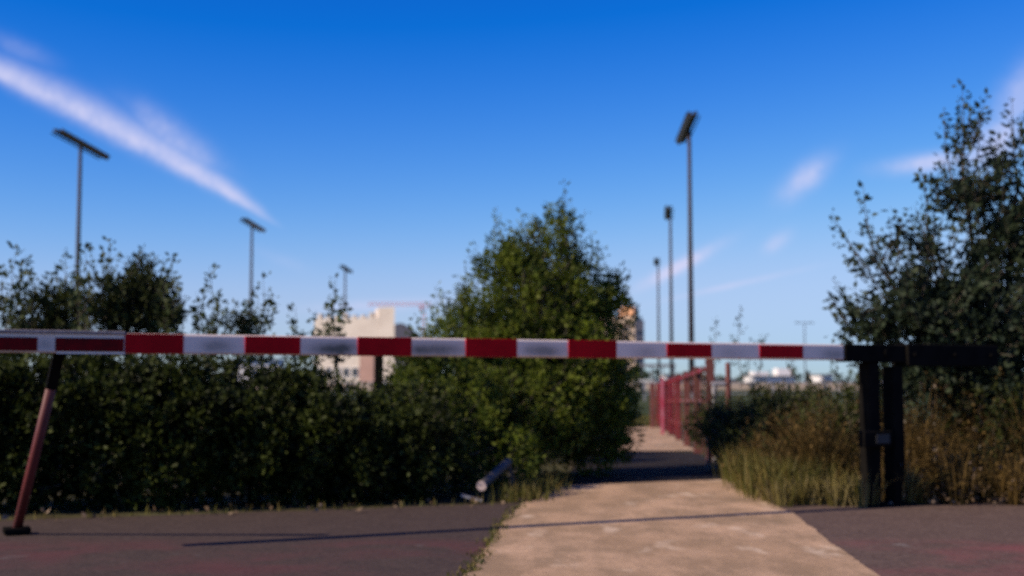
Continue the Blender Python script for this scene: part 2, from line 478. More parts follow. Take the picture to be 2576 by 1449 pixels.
class Plant:
    """collects stems (tubes) and leaves for one plant"""
    def __init__(self, leaf=.055, aspect=.45):
        self.st = MB(); self.p, self.d, self.l = [], [], []; self.leaf, self.aspect = leaf, aspect
    def twig(self, p0, d, L, nl, leaf=None, stem=True, spread=.9, start=.1, r=.004):
        leaf = leaf or self.leaf
        d = Vector(d).normalized(); bend = Vector(rnd_unit(1)[0]) * .25
        pts = [Vector(p0) + d * (L * t) + bend * (L * t * t * .5) for t in (0, .5, 1)]
        if stem: self.st.tube(pts, [r, r * .7, r * .35], 3, False)
        for i in range(nl):
            t = start + (1 - start) * (i + random.random() * .6) / nl; t = min(t, 1)
            p = pts[0].lerp(pts[1], t * 2) if t < .5 else pts[1].lerp(pts[2], t * 2 - 1)
            o = Vector(rnd_unit(1)[0]) * spread + d * .6
            self.p.append(p + o * (leaf * .25)); self.d.append(o); self.l.append(leaf * random.uniform(.6, 1.15) * (1.1 - .45 * t))
    def shoot(self, a, b, nl, leaf=None, side=.12, r=.007, dens=1.0):
        """a long upright shoot with short side twigs, from a to its tip b"""
        a, b = Vector(a), Vector(b); L = (b - a).length
        bend = Vector(rnd_unit(1)[0]) * (.10 * L); bend.z = 0
        pt = lambda t: a.lerp(b, t) + bend * (4 * t * (1 - t)) * .5
        self.st.tube([pt(t / 5) for t in range(6)], [r * (1 - .16 * t) for t in range(6)], 4, False)
        ax = (b - a).normalized()
        n = max(4, int(L / .055 * dens))
        for i in range(n):
            t = .12 + .88 * i / n
            o = Vector(rnd_unit(1)[0]); o = (o - ax * o.dot(ax)).normalized()
            ln = side * (1.15 - t) * random.uniform(.4, 1.5)
            self.twig(pt(t), o + ax * random.uniform(.5, 1.2), ln + .03, max(3, int(nl * (1.1 - .55 * t))), leaf, stem=ln > .05, r=.0025)
    def lobe(self, c, rad, n, gap=.0, leaf=None, nl=9, tl=.22, fs=2.4, shell=.55, up=.6, root=None):
        c = Vector(c); rad = Vector(rad); k = 0; tries = 0
        while k < n and tries < n * 6:
            tries += 1
            u = Vector(rnd_unit(1)[0]); rr = random.random() ** shell
            p = c + Vector((u.x * rad.x, u.y * rad.y, u.z * rad.z)) * rr
            if p.z < .02: continue
            if noise.noise(p * fs) + .5 * noise.noise(p * fs * 2.3) < gap - .35 * (1 - rr): continue
            d = u * .7 + Vector((0, 0, up)) + Vector(rnd_unit(1)[0]) * .45
            self.twig(p, d, tl * random.uniform(.6, 1.3), nl, leaf, stem=random.random() < .5)
            if root is not None and random.random() < .06:
                self.st.tube([root, Vector(root).lerp(p, .5) + Vector(rnd_unit(1)[0]) * .06, p], [.014, .009, .004], 4, False)
            k += 1
    def spray(self, c, rad, n, L=.42, leaf=None, side=.08, nl=6, up=1.1, dens=1.0):
        """upright leafy shoots fanning out of a region"""
        c = Vector(c)
        for k in range(n):
            u = Vector(rnd_unit(1)[0]); rr = random.random() ** .5
            a = c + Vector((u.x * rad[0], u.y * rad[1], u.z * rad[2])) * rr * .8
            d = (Vector((u.x, u.y, u.z * .4)) * .7 + Vector((0, 0, up))).normalized()
            self.shoot(a, a + d * L * random.uniform(.6, 1.25), nl, leaf, side, .005, dens)
    def clusters(self, c, rad, n, r=.15, per=18, leaf=None, front=True):
        """leaf clumps standing out of the surface of a mass"""
        c = Vector(c)
        for k in range(n):
            u = Vector(rnd_unit(1)[0])
            if front and u.y > .2: u.y = -u.y
            p = c + Vector((u.x * rad[0], u.y * rad[1], u.z * rad[2])) * random.uniform(.9, 1.1)
            if p.z < .08: continue
            q = r * random.uniform(.6, 1.3)
            for i in range(per):
                w = Vector(rnd_unit(1)[0])
                self.twig(p + w * q * .6, w * .7 + u * .6 + Vector((0, 0, .5)), .10, 6, leaf, stem=False)
    def leaf_mesh(self, name, mat, parent):
        p = np.array([tuple(x) for x in self.p]); d = np.array([tuple(x) for x in self.d]); l = np.array(self.l)[:, None]
        n = len(p); d /= np.linalg.norm(d, axis=1, keepdims=True) + 1e-9
        w = np.cross(d, rnd_unit(n)); w /= np.linalg.norm(w, axis=1, keepdims=True) + 1e-9
        nn = np.cross(d, w)
        hw = l * self.aspect * .5
        v = np.stack([p, p + d * l * .45 + w * hw + nn * hw * .35, p + d * l, p + d * l * .45 - w * hw + nn * hw * .35], 1).reshape(-1, 3)
        return fast_mesh(name, v, n, ((0, 1, 2), (0, 2, 3)), 4, mat, parent)


def fast_mesh(name, v, n, tris, stride, mat, parent):
    base = (np.arange(n) * stride)[:, None, None]
    f = (np.array(tris)[None] + base).reshape(-1, 3)
    me = bpy.data.meshes.new(name)
    me.vertices.add(len(v)); me.vertices.foreach_set('co', v.astype(np.float32).ravel())
    me.loops.add(f.size); me.loops.foreach_set('vertex_index', f.astype(np.int32).ravel())
    me.polygons.add(len(f)); me.polygons.foreach_set('loop_start', (np.arange(len(f)) * 3).astype(np.int32))
    me.update(calc_edges=True); me.validate()
    me.materials.append(M[mat])
    o = bpy.data.objects.new(name, me); COL.objects.link(o)
    if parent is not None:
        o.parent = parent
        o.location = -Vector(parent.location)
    return o


def finish(pl, name, base, label, cat, mat, stem='trunk', crown='crown', group=None):
    root = empty(name, base, label, cat, group)
    s_ = pl.st.build(stem, 'bark', root); s_.location = -Vector(base); s_['kind'] = 'stuff'
    c_ = pl.leaf_mesh(crown, mat, root); c_['kind'] = 'stuff'
    return root


# --- left hedge: long dense dark mass along the edge of the road
hp = Plant(.060, .6)
for i in range(27):
    t = i / 26
    x = -4.3 + t * 3.55
    dd = 9.15 + t * 1.05 + random.uniform(-.08, .08)
    top = (1.12 + .10 * noise.noise(Vector((x * 1.3, 0, 5)))) * (1 - .10 * t)
    top *= float(np.interp(t, [0, .5, .58, .64, .72, .78, .84, .88, .96, 1], [1, 1, .94, .84, .86, .93, .74, .64, .64, .80]))
    hp.lobe((x, dd, top * .48), (.36, .55, top * .55), 250, gap=-.30, nl=8, tl=.14, shell=.8, up=.25)
    hp.clusters((x, dd, top * .50), (.40, .58, top * .50), 17, .14, 15)
    for k in range(3):
        hp.st.tube([(x + random.uniform(-.2, .2), dd + random.uniform(-.2, .3), 0),
                    (x + random.uniform(-.25, .25), dd + random.uniform(-.2, .3), top * .8)], [.014, .006], 4, False)
hroot = finish(hp, 'hedge', (-2.5, 9.5, 0), 'long dense dark green hedge behind the left half of the striped barrier', 'hedge',
               'hedge_leaf', 'branches', 'foliage')

# --- rounded willow shrub in the middle, its lower leaves spilling over the hedge end
C0 = Vector((0.15, 12.6, 0))
wp = Plant(.062, .5)
def L_(u, v, d): return P(u, v, d)
for (u, v, d, rx, rz, n, gp) in (
        (1340, 770, 12.6, .60, .50, 950, -.12), (1220, 860, 12.4, .45, .36, 600, -.15), (1450, 830, 12.8, .46, .50, 700, -.2),
        (1350, 930, 12.4, .78, .50, 900, -.25), (1250, 1050, 11.9, .72, .48, 800, -.15), (1440, 1040, 12.6, .52, .50, 700, -.25),
        (1120, 1020, 11.3, .42, .42, 420, -.05), (1180, 1150, 11.0, .50, .34, 380, -.02), (1075, 960, 11.4, .30, .28, 220, -.05), (1010, 1080, 10.9, .40, .36, 320, -.1), (1150, 900, 12.0, .26, .26, 200, -.1),
        (1535, 1010, 13.2, .24, .46, 340, -.2), (1490, 1080, 12.6, .30, .34, 330, -.2), (1395, 640, 12.7, .24, .36, 210, .0), (1285, 680, 12.5, .24, .32, 170, 0.0),
        (1530, 740, 12.8, .14, .18, 60, 0.0), (1100, 860, 12.2, .12, .18, 60, 0.1)):
    wp.lobe(L_(u, v, d), (rx, min(rx, .6), rz), n, gap=gp, nl=8, tl=.17, root=C0 + Vector((0, 0, .35)))
    wp.clusters(L_(u, v, d), (rx, min(rx, .6), rz), int(26 * rx * rz / .25), .15, 14)
wp.spray(P(1385, 640, 12.6), (.26, .25, .20), 13, .30, up=1.6)
wp.spray(P(1255, 690, 12.5), (.22, .25, .20), 9, .28, up=1.4)
wp.spray(P(1470, 690, 12.7), (.18, .25, .22), 8, .28, up=1.6)
wp.spray(P(1160, 790, 12.4), (.22, .25, .15), 8, .22)
wp.spray(P(1520, 790, 12.8), (.14, .25, .2), 7, .22)
for (u0, v0, u, v, sd) in ((1255, 720, 1250, 518, .12), (1262, 700, 1258, 545, .12), (1240, 720, 1238, 575, .12), (1300, 680, 1296, 580, .10), (1430, 600, 1424, 480, .11), (1408, 600, 1405, 505, .11), (1480, 660, 1486, 580, .10), (1180, 800, 1168, 660, .10), (1110, 880, 1098, 800, .10), (1220, 720, 1212, 640, .12), (1415, 640, 1420, 448, .09), (1320, 680, 1312, 530, .08),
                           (1460, 660, 1472, 525, .10), (1205, 720, 1200, 610, .08), (1370, 640, 1378, 560, .12),
                           (1500, 720, 1502, 612, .08), (1530, 740, 1552, 685, .07), (1120, 820, 1095, 742, .08),
                           (1160, 760, 1155, 690, .07), (1560, 900, 1568, 800, .07), (1345, 640, 1345, 580, .12)):
    wp.shoot(P(u0, v0 + 60, 12.6), P(u, v, 12.6), 6, .055, sd)
for k in range(9):
    a = random.uniform(0, 6.28); tip = Vector((C0.x + .55 * math.cos(a), C0.y + .45 * math.sin(a), random.uniform(1.2, 2.2)))
    wp.st.tube([C0 + Vector((.1 * math.cos(a), .1 * math.sin(a), -.02)), C0.lerp(tip, .45) + Vector((0, 0, .15)), tip], [.035, .024, .01], 6, False)
finish(wp, 'willow_shrub', C0, 'tall rounded green willow shrub just left of the path, with shoots poking up', 'shrub', 'willow_leaf')

# reddish upright sprays behind its top right
rp = Plant(.055, .45)
B0 = Vector((.62, 13.4, 0))
for (u, v) in ((1395, 590), (1412, 560), (1428, 600), (1440, 570), (1405, 640), (1385, 660)):
    rp.shoot(B0 + Vector((random.uniform(-.1, .1), 0, .8)), P(u, v, 13.3), 6, .055, .12)
rp.st.tube([B0, B0 + Vector((0, 0, .9))], [.03, .02], 6, False)
finish(rp, 'shrub', B0, 'shrub with yellow brown leaves rising through the top of the willow shrub', 'shrub', 'rust_leaf')


# --- thin saplings behind the hedge
def sapling(u, v, d, label, vbase=850, nsh=3, spread=34, side=.12, leaf=.055, mat='sap_leaf', name='sapling', grp='saplings rising behind the hedge', dens=1.0):
    b = Vector((P(u, 960, d).x, d, 0)); pl = Plant(leaf * 1.25, .6); leaf *= 1.25
    mid = P(u, vbase, d)
    pl.st.tube([b, mid], [.016, .009], 5, False)
    pl.shoot(mid - Vector((0, 0, .25)), P(u, v, d), 7, leaf, side * 1.25, dens=dens * 1.15)
    for k in range(nsh):
        s_ = random.choice((-1, 1)) * random.uniform(.35, 1) * spread
        vv = v + abs(s_) * 1.4 + random.uniform(10, 60)
        pl.shoot(mid - Vector((0, 0, .3)), P(u + s_, min(vv, vbase - 10), d + random.uniform(-.2, .2)), 7, leaf, side * 1.35, .006, dens * 1.15)
    return finish(pl, name, b, label, 'sapling', mat, 'stem', 'crown', grp)


for (u, v, d, n, spd, sd, dens, lab) in (
        (42, 612, 10.6, 5, 46, .12, 1.0, 'leafy sapling nearest the left edge, left of the tall floodlight mast'),
        (160, 628, 10.9, 6, 44, .13, 1.0, 'sapling whose top overlaps the pole of the tallest floodlight mast on the left'),
        (216, 606, 10.5, 3, 26, .10, .9, 'narrow sapling immediately right of the tallest left mast'),
        (275, 600, 10.8, 3, 28, .11, .9, 'sapling with a high bare tip above the dense round shrub'),
        (432, 640, 10.6, 4, 26, .11, .9, 'slender sapling at the right shoulder of the dense round shrub'),
        (527, 668, 10.7, 5, 42, .10, .8, 'sapling midway between the dense round shrub and the second mast'),
        (598, 765, 10.9, 3, 24, .08, .8, 'low sparse sapling close to the left of the second mast'),
        (662, 690, 10.8, 5, 40, .09, .7, 'airy sapling close to the right of the second mast'),
        (742, 768, 11.0, 2, 22, .07, .7, 'short wispy sapling left of the cream building'),
        (795, 782, 11.0, 2, 22, .07, .7, 'short wispy sapling at the left corner of the cream building'),
        (848, 692, 11.1, 4, 30, .08, .8, 'thin sapling in front of the cream building beside the smallest mast'),
        (1048, 792, 11.2, 3, 22, .08, .8, 'small sapling between the cream building and the willow shrub')):
    sapling(u, v, d, lab, 850, n, spd, sd, .055, dens=dens)

sp_ = Plant(.06, .55)
B1 = Vector((-3.2, 10.9, 0))
for (u, v, rx, rz, n, gp) in ((330, 740, .22, .30, 230, -.05), (290, 800, .30, .26, 260, -.15), (380, 790, .20, .28, 200, -.1),
                              (170, 800, .22, .20, 130, -.02), (60, 800, .28, .18, 120, .0), (240, 760, .12, .2, 80, .0),
                              (460, 815, .22, .12, 80, .0), (560, 825, .25, .09, 60, .0)):
    sp_.lobe(P(u, v, 10.9), (rx, .3, rz), n, gap=gp, nl=8, tl=.14)
for (u, v) in ((318, 640), (345, 690), (300, 690), (375, 720), (262, 700)):
    sp_.shoot(P(u, v + 130, 10.9), P(u, v, 10.9), 6, .055, .12)
for k in range(6):
    sp_.st.tube([B1 + Vector((random.uniform(-.1, .1), 0, 0)), P(random.uniform(260, 400), 780, 10.9)], [.02, .01], 5, False)
finish(sp_, 'shrub', B1, 'dense round dark shrub standing higher than the hedge right of the tallest left mast', 'shrub', 'bush_leaf')

# --- big dark tree at the right edge
tp = Plant(.075, .62)
T0 = Vector((4.25, 11.3, 0))
def tl_(u, v, rx, rz, n, gp, d=10.9, leaf=.075): tp.lobe(P(u, v, d), (rx, min(.5, rx * 1.2), rz), n, gap=gp, nl=8, tl=.17, leaf=leaf, fs=2.6)
for a in ((2400, 720, .36, .34, 200, -.0), (2300, 810, .46, .22, 260, -.08),
          (2530, 640, .28, .40, 230, .0), (2480, 830, .60, .32, 520, -.25), (2680, 620, .40, .70, 480, -.1), (2700, 850, .50, .40, 360, -.2),
          (2350, 950, .60, .28, 400, -.25), (2560, 980, .60, .35, 450, -.25), (2190, 850, .20, .08, 60, -.1), (2440, 520, .16, .26, 60, .0)):
    tl_(*a)
for (u, v, rx, rz, n, L) in ((2200, 650, .20, .18, 10, .34), (2270, 720, .34, .22, 26, .36), (2170, 800, .20, .16, 12, .28), (2350, 620, .20, .30, 16, .40),
                             (2430, 500, .20, .30, 18, .42), (2520, 560, .26, .36, 26, .44), (2560, 420, .18, .26, 14, .44), (2420, 360, .10, .20, 7, .36),
                             (2400, 760, .40, .26, 26, .36), (2300, 820, .44, .16, 20, .26), (2660, 420, .24, .3, 14, .45)):
    tp.spray(P(u, v + 25, 10.9), (rx, .32, rz), n, L, .075, .07, 5, dens=.95)
for (u0, v0, u, v, sd) in ((2425, 420, 2421, 203, .10), (2400, 430, 2375, 270, .09), (2450, 420, 2465, 265, .10), (2330, 540, 2318, 428, .10),
                           (2560, 420, 2545, 245, .09), (2585, 430, 2580, 260, .09), (2200, 600, 2172, 462, .09), (2190, 640, 2092, 535, .10),
                           (2170, 760, 2092, 700, .09), (2170, 820, 2078, 770, .09), (2260, 620, 2270, 545, .10), (2230, 700, 2160, 640, .1),
                           (2350, 640, 2365, 430, .1), (2160, 800, 2110, 812, .07)):
    tp.shoot(P(u0, v0 + 40, 10.9), P(u, v, 10.9), 6, .07, sd, .009, .85)
for (u, v) in ((2421, 420), (2330, 560), (2190, 640), (2170, 780), (2260, 720), (2560, 450), (2480, 650), (2650, 600), (2400, 760), (2300, 830)):
    tip = P(u, v, 10.9); m_ = T0.lerp(tip, .5) + Vector((0, 0, .25))
    tp.st.tube([T0 + Vector((random.uniform(-.12, .12), random.uniform(-.1, .1), -.03)), m_, tip], [.05, .03, .012], 6, False)
finish(tp, 'tree', T0, 'tall dark bushy tree filling the right edge above the barrier posts', 'tree', 'dark_leaf')

# --- green bushes at the right of the path, behind the dry grass
def bush(name, base, lobes, label, mat, leaf=.055, shoots=()):
    pl = Plant(leaf, .55)
    for (u, v, d, rx, rz, n, gp) in lobes: pl.lobe(P(u, v, d), (rx, rx, rz), n, gap=gp, nl=8, tl=.14)
    for (u, v, uu, vv, d) in shoots: pl.shoot(P(u, v, d), P(uu, vv, d), 6, leaf, .10)
    for k in range(7):
        u, v, d, rx, rz, n, gp = random.choice(lobes)
        pl.st.tube([Vector(base) + Vector((random.uniform(-.06, .06), 0, 0)), P(u, v, d)], [.016, .008], 5, False)
    return finish(pl, name, Vector(base), label, 'bush', mat, 'stems', 'foliage')


bush('bush', (.35, 15.2, 0), ((1370, 1060, 14.6, .5, .55, 480, -.3), (1400, 1060, 15.8, .5, .55, 420, -.3), (1440, 1100, 14.6, .3, .35, 200, -.2)),
     'added dark bush behind the willow shrub, shading the path from its left edge', 'bush_leaf')  # added bush, mostly hidden, to widen the shadow across the path
bush('bush', (2.75, 14.2, 0), ((1935, 1045, 14.2, .40, .30, 280, -.2), (1990, 1045, 14, .45, .28, 300, -.2), (1935, 1080, 13.6, .42, .3, 280, -.25),
     (2050, 1050, 13.5, .4, .3, 260, -.2)), 'dark green bush right of the red fence, low white buildings behind it', 'bush_leaf',
     shoots=((1795, 950, 1795, 798, 15), (1865, 950, 1862, 768, 15), (1905, 950, 1920, 838, 15), (1880, 940, 1885, 850, 15), (1990, 950, 1992, 905, 14), (2100, 950, 2105, 900, 14)))
bush('bush', (2.0, 12.9, 0), ((1830, 1115, 13.2, .2, .18, 100, -.05), (1865, 1120, 12.9, .28, .24, 170, -.1), (1860, 1070, 13.2, .26, .25, 140, -.1),
     (1775, 1085, 14.2, .20, .22, 110, -.05), (1800, 1050, 14.0, .2, .2, 80, .0)), 'small shaded bush at the foot of the red fence', 'bush_leaf',
     shoots=((1770, 1100, 1742, 985, 13.9), (1790, 1080, 1765, 930, 13.9), (1800, 1080, 1782, 960, 13.8), (1760, 1110, 1722, 1040, 14.2)))
bush('bush', (2.5, 10.9, 0), ((2030, 1110, 11, .32, .34, 180, .0), (2110, 1080, 10.9, .3, .36, 180, .0), (2160, 1050, 11.2, .3, .28, 150, -.05)),
     'olive bush behind the dry grass, touching the left barrier post', 'bush_leaf')
bush('bush', (4.0, 10.6, 0), ((2500, 1090, 10.6, .35, .4, 200, -.05), (2600, 1080, 10.6, .4, .45, 260, -.1), (2540, 1190, 10.2, .3, .2, 110, .0)),
     'green bush at the right edge under the dark tree', 'bush_leaf')


# ------------------------------------------------------------------ grasses
def blades(name, pts, hs, mat, w=.006, lean=.35, kind='stuff', label=None, cat=None, parent=None):
    n = len(pts); p = np.array([tuple(q) for q in pts]); h = np.array(hs)[:, None]
    a = RNG.uniform(0, 2 * np.pi, n); dr = np.stack([np.cos(a), np.sin(a), np.zeros(n)], 1)
    b = RNG.uniform(0, 2 * np.pi, n); wv = np.stack([np.cos(b), np.sin(b), np.zeros(n)], 1) * w * RNG.uniform(.5, 1.4, (n, 1))
    ln = RNG.uniform(.1, 1, (n, 1)) * lean
    up = np.array([[0, 0, 1.]])
    m = p + up * h * .55 + dr * h * ln * .3
    t = p + up * h * (1 - ln * .3) + dr * h * ln
    v = np.stack([p - wv, p + wv, m + wv * .8, m - wv * .8, t], 1).reshape(-1, 3)
    o = fast_mesh(name, v, n, ((0, 1, 2), (0, 2, 3), (3, 2, 4)), 5, mat, parent)
    o['kind'] = kind
    if label: o['label'] = label; o['category'] = cat
    return o


def scatter(poly_fn, n, hfun):
    pts, hs = [], []
    while len(pts) < n:
        q = poly_fn()
        if q is None: continue
        h = hfun(q)
        if h > .02: pts.append(q); hs.append(h)
    return pts, hs


def tussocks(n, xr, yr, hf, per=(26, 60)):
    """blades fanning out of separate roots"""
    P0, D0, H0 = [], [], []
    k = 0
    while k < n:
        x, y = random.uniform(*xr), random.uniform(*yr)
        h = hf(x, y)
        if h <= .04: continue
        k += 1
        rad = random.uniform(.05, .12)
        for i in range(random.randint(*per)):
            a = random.uniform(0, 6.283); q = random.random() ** .6
            P0.append((x + math.cos(a) * q * rad, y + math.sin(a) * q * rad, -.01))
            le = random.uniform(.05, .75) * q
            D0.append((math.cos(a) * le, math.sin(a) * le, 1)); H0.append(h * random.uniform(.45, 1.05))
    return P0, D0, H0


def fan_blades(name, data, mat, w, label):
    p = np.array(data[0]); d = np.array(data[1]); h = np.array(data[2])[:, None]; n = len(p)
    d /= np.linalg.norm(d, axis=1, keepdims=True)
    b = RNG.uniform(0, 2 * np.pi, n); wv = np.stack([np.cos(b), np.sin(b), np.zeros(n)], 1) * w * RNG.uniform(.5, 1.5, (n, 1))
    m = p + d * h * .55 + np.array([[0, 0, .05]]) * h
    t = p + d * h * .95; t[:, :2] += d[:, :2] * h * RNG.uniform(.1, .6, (n, 1)); t[:, 2] -= (np.linalg.norm(d[:, :2], axis=1) * h[:, 0] * .35)
    v = np.stack([p - wv, p + wv, m + wv * .8, m - wv * .8, t], 1).reshape(-1, 3)
    o = fast_mesh(name, v, n, ((0, 1, 2), (0, 2, 3), (3, 2, 4)), 5, mat, None)
    o['kind'] = 'stuff'; o['label'] = label; o['category'] = 'grass'
    return t


def h_right(x, y):
    nz = noise.noise(Vector((x * 1.7, y * 1.7, 3)))
    if x < 1.95 + (y - 9.4) * .04 or nz < -.12: return 0
    base = min(.92, .20 + max(0, x - 1.9) * .95) * (.55 + .45 * min(1, (y - 9.4) / 1.0))
    if 2.75 < x < 3.2: base *= .85
    return base * (.85 + .8 * noise.noise(Vector((x * 1.9, y * 1.9, 9))))
dg = tussocks(430, (1.9, 5.8), (9.5, 12.0), h_right)
tips = fan_blades('dry_grass', dg, 'dry_blade', .0042, 'tall dry brown grass and weeds around the barrier posts')
M['pale_blade'] = mat_leaf('pale_blade', (.10, .09, .02), (.17, .14, .045), (.30, .24, .11), 4.0, .35, .7, .15)
pg = tussocks(70, (1.95, 2.95), (9.35, 10.6), lambda x, y: 0 if x < 1.95 + (y - 9.3) * .05 or noise.noise(Vector((x * 2.5, y * 2.5, 7))) < -.1 else random.uniform(.16, .30) + .22 * min(1, max(0, x - 2.0)), (30, 60))
fan_blades('pale_grass', pg, 'pale_blade', .0045, 'pale yellowish grass clumps at the right edge of the path in front of the taller weeds')
# seed heads: small leaves at the tips of many stalks
sd = Plant(.022, .5)
for q in tips[::3]:
    for k in range(4):
        sd.p.append(Vector(q) + Vector((random.uniform(-.02, .02), random.uniform(-.02, .02), -random.uniform(0, .14)))); sd.d.append(Vector(rnd_unit(1)[0]) + Vector((0, 0, .8))); sd.l.append(.035 * random.uniform(.5, 1.2))
so = sd.leaf_mesh('seed_heads', 'dry_blade', None); so['kind'] = 'stuff'; so['label'] = 'brown seed heads among the tall dry grass'; so['category'] = 'seed heads'


wd_ = Plant(.05, .5)
for k in range(60):
    x, y = random.uniform(2.1, 5.6), random.uniform(9.7, 11.3)
    hh_ = random.uniform(.35, .95) * min(1, .35 + (x - 1.9) * .7)
    a = Vector((x, y, 0)); wd_.shoot(a, a + Vector((random.uniform(-.15, .15), random.uniform(-.1, .1), hh_)), 5, .05, .14, .005, .9)
wo = wd_.leaf_mesh('weeds', 'rust_leaf', None); wo['kind'] = 'stuff'; wo['label'] = 'brownish leafy weeds mixed into the dry grass'; wo['category'] = 'weeds'
def near_line(pts_, w):
    def f():
        i = random.randrange(len(pts_) - 1); p = pts_[i].lerp(pts_[i + 1], random.random())
        return Vector((p.x + random.gauss(0, w), p.y + random.gauss(0, w * .8), -.005))
    return f
p1, h1 = scatter(near_line([G(1860, 1200), G(1905, 1232), G(1960, 1258), G(2060, 1260)], .10), 1800,
                 lambda q: random.uniform(.10, .42))
p2, h2 = scatter(near_line([G(1395, 1212), G(1350, 1235), G(1300, 1262)], .09), 1300, lambda q: random.uniform(.05, .17))
p3, h3 = scatter(near_line([G(1300, 1272), G(1262, 1320), G(1225, 1385), G(1165, 1449)], .03), 420, lambda q: random.uniform(.008, .03))
p4, h4 = scatter(near_line([EL0, EL1], .06), 160, lambda q: random.uniform(.02, .09))
blades('green_grass', p1 + p2 + p3 + p4, h1 + h2 + h3 + h4, 'green_blade', .005, .6, label='low green grass growing along the edges of the path and road', cat='grass')

# field edge grass seen through the gap
p5, h5 = scatter(lambda: Vector((random.uniform(1.5, 4.5), random.uniform(25.6, 33), 0)), 4000, lambda q: random.uniform(.03, .10))
blades('field_grass', p5, h5, 'green_blade', .012, .5, label='short grass on the bank between the path and the sports field', cat='grass')

# litter of dead leaves and grit at the foot of the grass
n_l = 800
lt = Plant(.03, .7)
for k in range(n_l):
    if random.random() < .9:
        t = random.random() ** .8; p = ER0.lerp(ER1, t * .75) + Vector((0, random.gauss(.12, .16), 0))
    else:
        p = EL0.lerp(EL1, random.random()) + Vector((0, random.gauss(-.05, .16), 0))
    lt.p.append(Vector((p.x, p.y, random.uniform(.004, .03)))); lt.d.append(Vector((random.uniform(-1, 1), random.uniform(-1, 1), random.uniform(0, .5)))); lt.l.append(random.uniform(.015, .06))
for k in range(1800):
    x = random.uniform(2.3, 5.6); z_ = abs(random.gauss(0, .13)) * (1 if x > 2.8 else .5)
    if noise.noise(Vector((x * 3, 0, z_ * 5))) < -.1: continue
    lt.p.append(Vector((x, random.uniform(9.42, 9.9), z_))); lt.d.append(Vector(rnd_unit(1)[0])); lt.l.append(random.uniform(.025, .05))
lo = lt.leaf_mesh('leaf_litter', 'litter', None); lo['kind'] = 'stuff'; lo['label'] = 'dead leaves and scraps lying along the edge of the asphalt'; lo['category'] = 'litter'


# ------------------------------------------------------------------ barrier
bar = empty('barrier', BA, 'red and white striped boom barrier across the path on two black posts', 'barrier')
bar.rotation_euler.z = math.atan2(bdir.y, bdir.x)
HT = .112
def loc_box(name, s0, s1, y0, y1, z0, z1, mat, bevel=0.0, parent=bar):
    mb = MB().box(((s0 + s1) / 2, (y0 + y1) / 2, (z0 + z1) / 2), (s1 - s0, y1 - y0, z1 - z0))
    o = mb.build(name, mat, parent, bevel); return o
s_start, s_black, s_end = on_bar(-260), on_bar(2112), on_bar(2490)
loc_box('boom', s_start, s_black, -.05, .05, -HT / 2, HT / 2, 'white_paint', .012)
for (a, b, k) in ((311, 457, .97), (611, 749, .90), (893, 1027, 1.0), (1163, 1291, 1.02), (1420, 1540, 1.02), (1667, 1778, .80), (1899, 2007, .80)):
    s0, s1 = on_bar(a), on_bar(b)
    loc_box('stripe', s0, s1, -.058, -.049, -HT / 2 * k + .0, HT / 2 * k, 'red_paint', .002)
# worn far left end: narrower red lengths below a white angle iron
for (a, b) in ((-200, -60), (-20, 92), (137, 308)):
    s0, s1 = on_bar(a), on_bar(b)
    o = loc_box('stripe', s0, s1, -.058, -.049, -HT / 2 + .010, .026, 'dark_red_paint', .002); o['label'] = 'narrow worn red stripe'
loc_box('angle_iron', s_start, on_bar(311), -.066, .056, .048, .066, 'worn_paint', .004)
loc_box('lip', on_bar(140), on_bar(311), -.064, -.05, -HT / 2 - .004, -HT / 2 + .005, 'white_paint')
# black clamp and counterweight
loc_box('clamp', s_black, on_bar(2262), -.062, .062, -.068, .060, 'black_paint', .006)
cwb = loc_box('counterweight', on_bar(2262) + .003, s_end, -.085, .085, -.095, .068, 'black_paint', .008)
for (a, b) in ((2167, 2207), (2227, 2266)):
    s0, s1 = on_bar(a), on_bar(b); c = (s0 + s1) / 2; w_ = .100
    loc_box('post', c - w_ / 2, c + w_ / 2, -.045, .075, -1.13, -.069 if a < 2200 else -.097, 'black_paint', .006)
    loc_box('post_foot', c - .10, c + .10, -.09, .12, -1.112, -1.095, 'black_paint', .004)
lb = loc_box('lock_box', on_bar(2143), on_bar(2214), -.11, -.048, -.68, -.565, 'black_paint', .008)
loc_box('lock_plate', on_bar(2172), on_bar(2205), -.118, -.111, -.655, -.59, 'lock_metal', .003)
loc_box('lock_bar', on_bar(2210), on_bar(2228), -.03, .03, -.66, -.61, 'black_paint')
for ss in (on_bar(2280), on_bar(2380), on_bar(2470)):
    MB().tube([(ss, -.084, -.01), (ss, -.100, -.01)], .016, 6).build('bolt', 'black_paint', bar)
MB().tube([(on_bar(2216), -.075, 0), (on_bar(2216), .075, 0)], .03, 12).build('pivot', 'black_paint', bar)
# hinged prop leg under the far left end
top = P(150, 882, 7.06) + Vector((0, .01, 0)); foot = G(42, 1334, .02)
foot = Vector((foot.x, foot.y, .02))
inv = Matrix.Translation(BA) @ brot.to_4x4(); inv.invert()
def bl(p): return inv @ Vector(p)
kk = top.lerp(foot, .19)
o = MB().tube([bl(top + Vector((0, 0, .02))), bl(kk)], .042, 4).build('leg_top', 'black_paint', bar)  # upper stretch of the leg, black and thicker
o = MB().tube([bl(top.lerp(foot, .18)), bl(foot)], .029, 10).build('leg', 'leg_red', bar, smooth=True); o['label'] = 'slanting dull red prop leg'
o = MB().box(bl(foot + Vector((0, 0, .0))), (.15, .15, .035)).build('foot', 'black_paint', bar, .006)

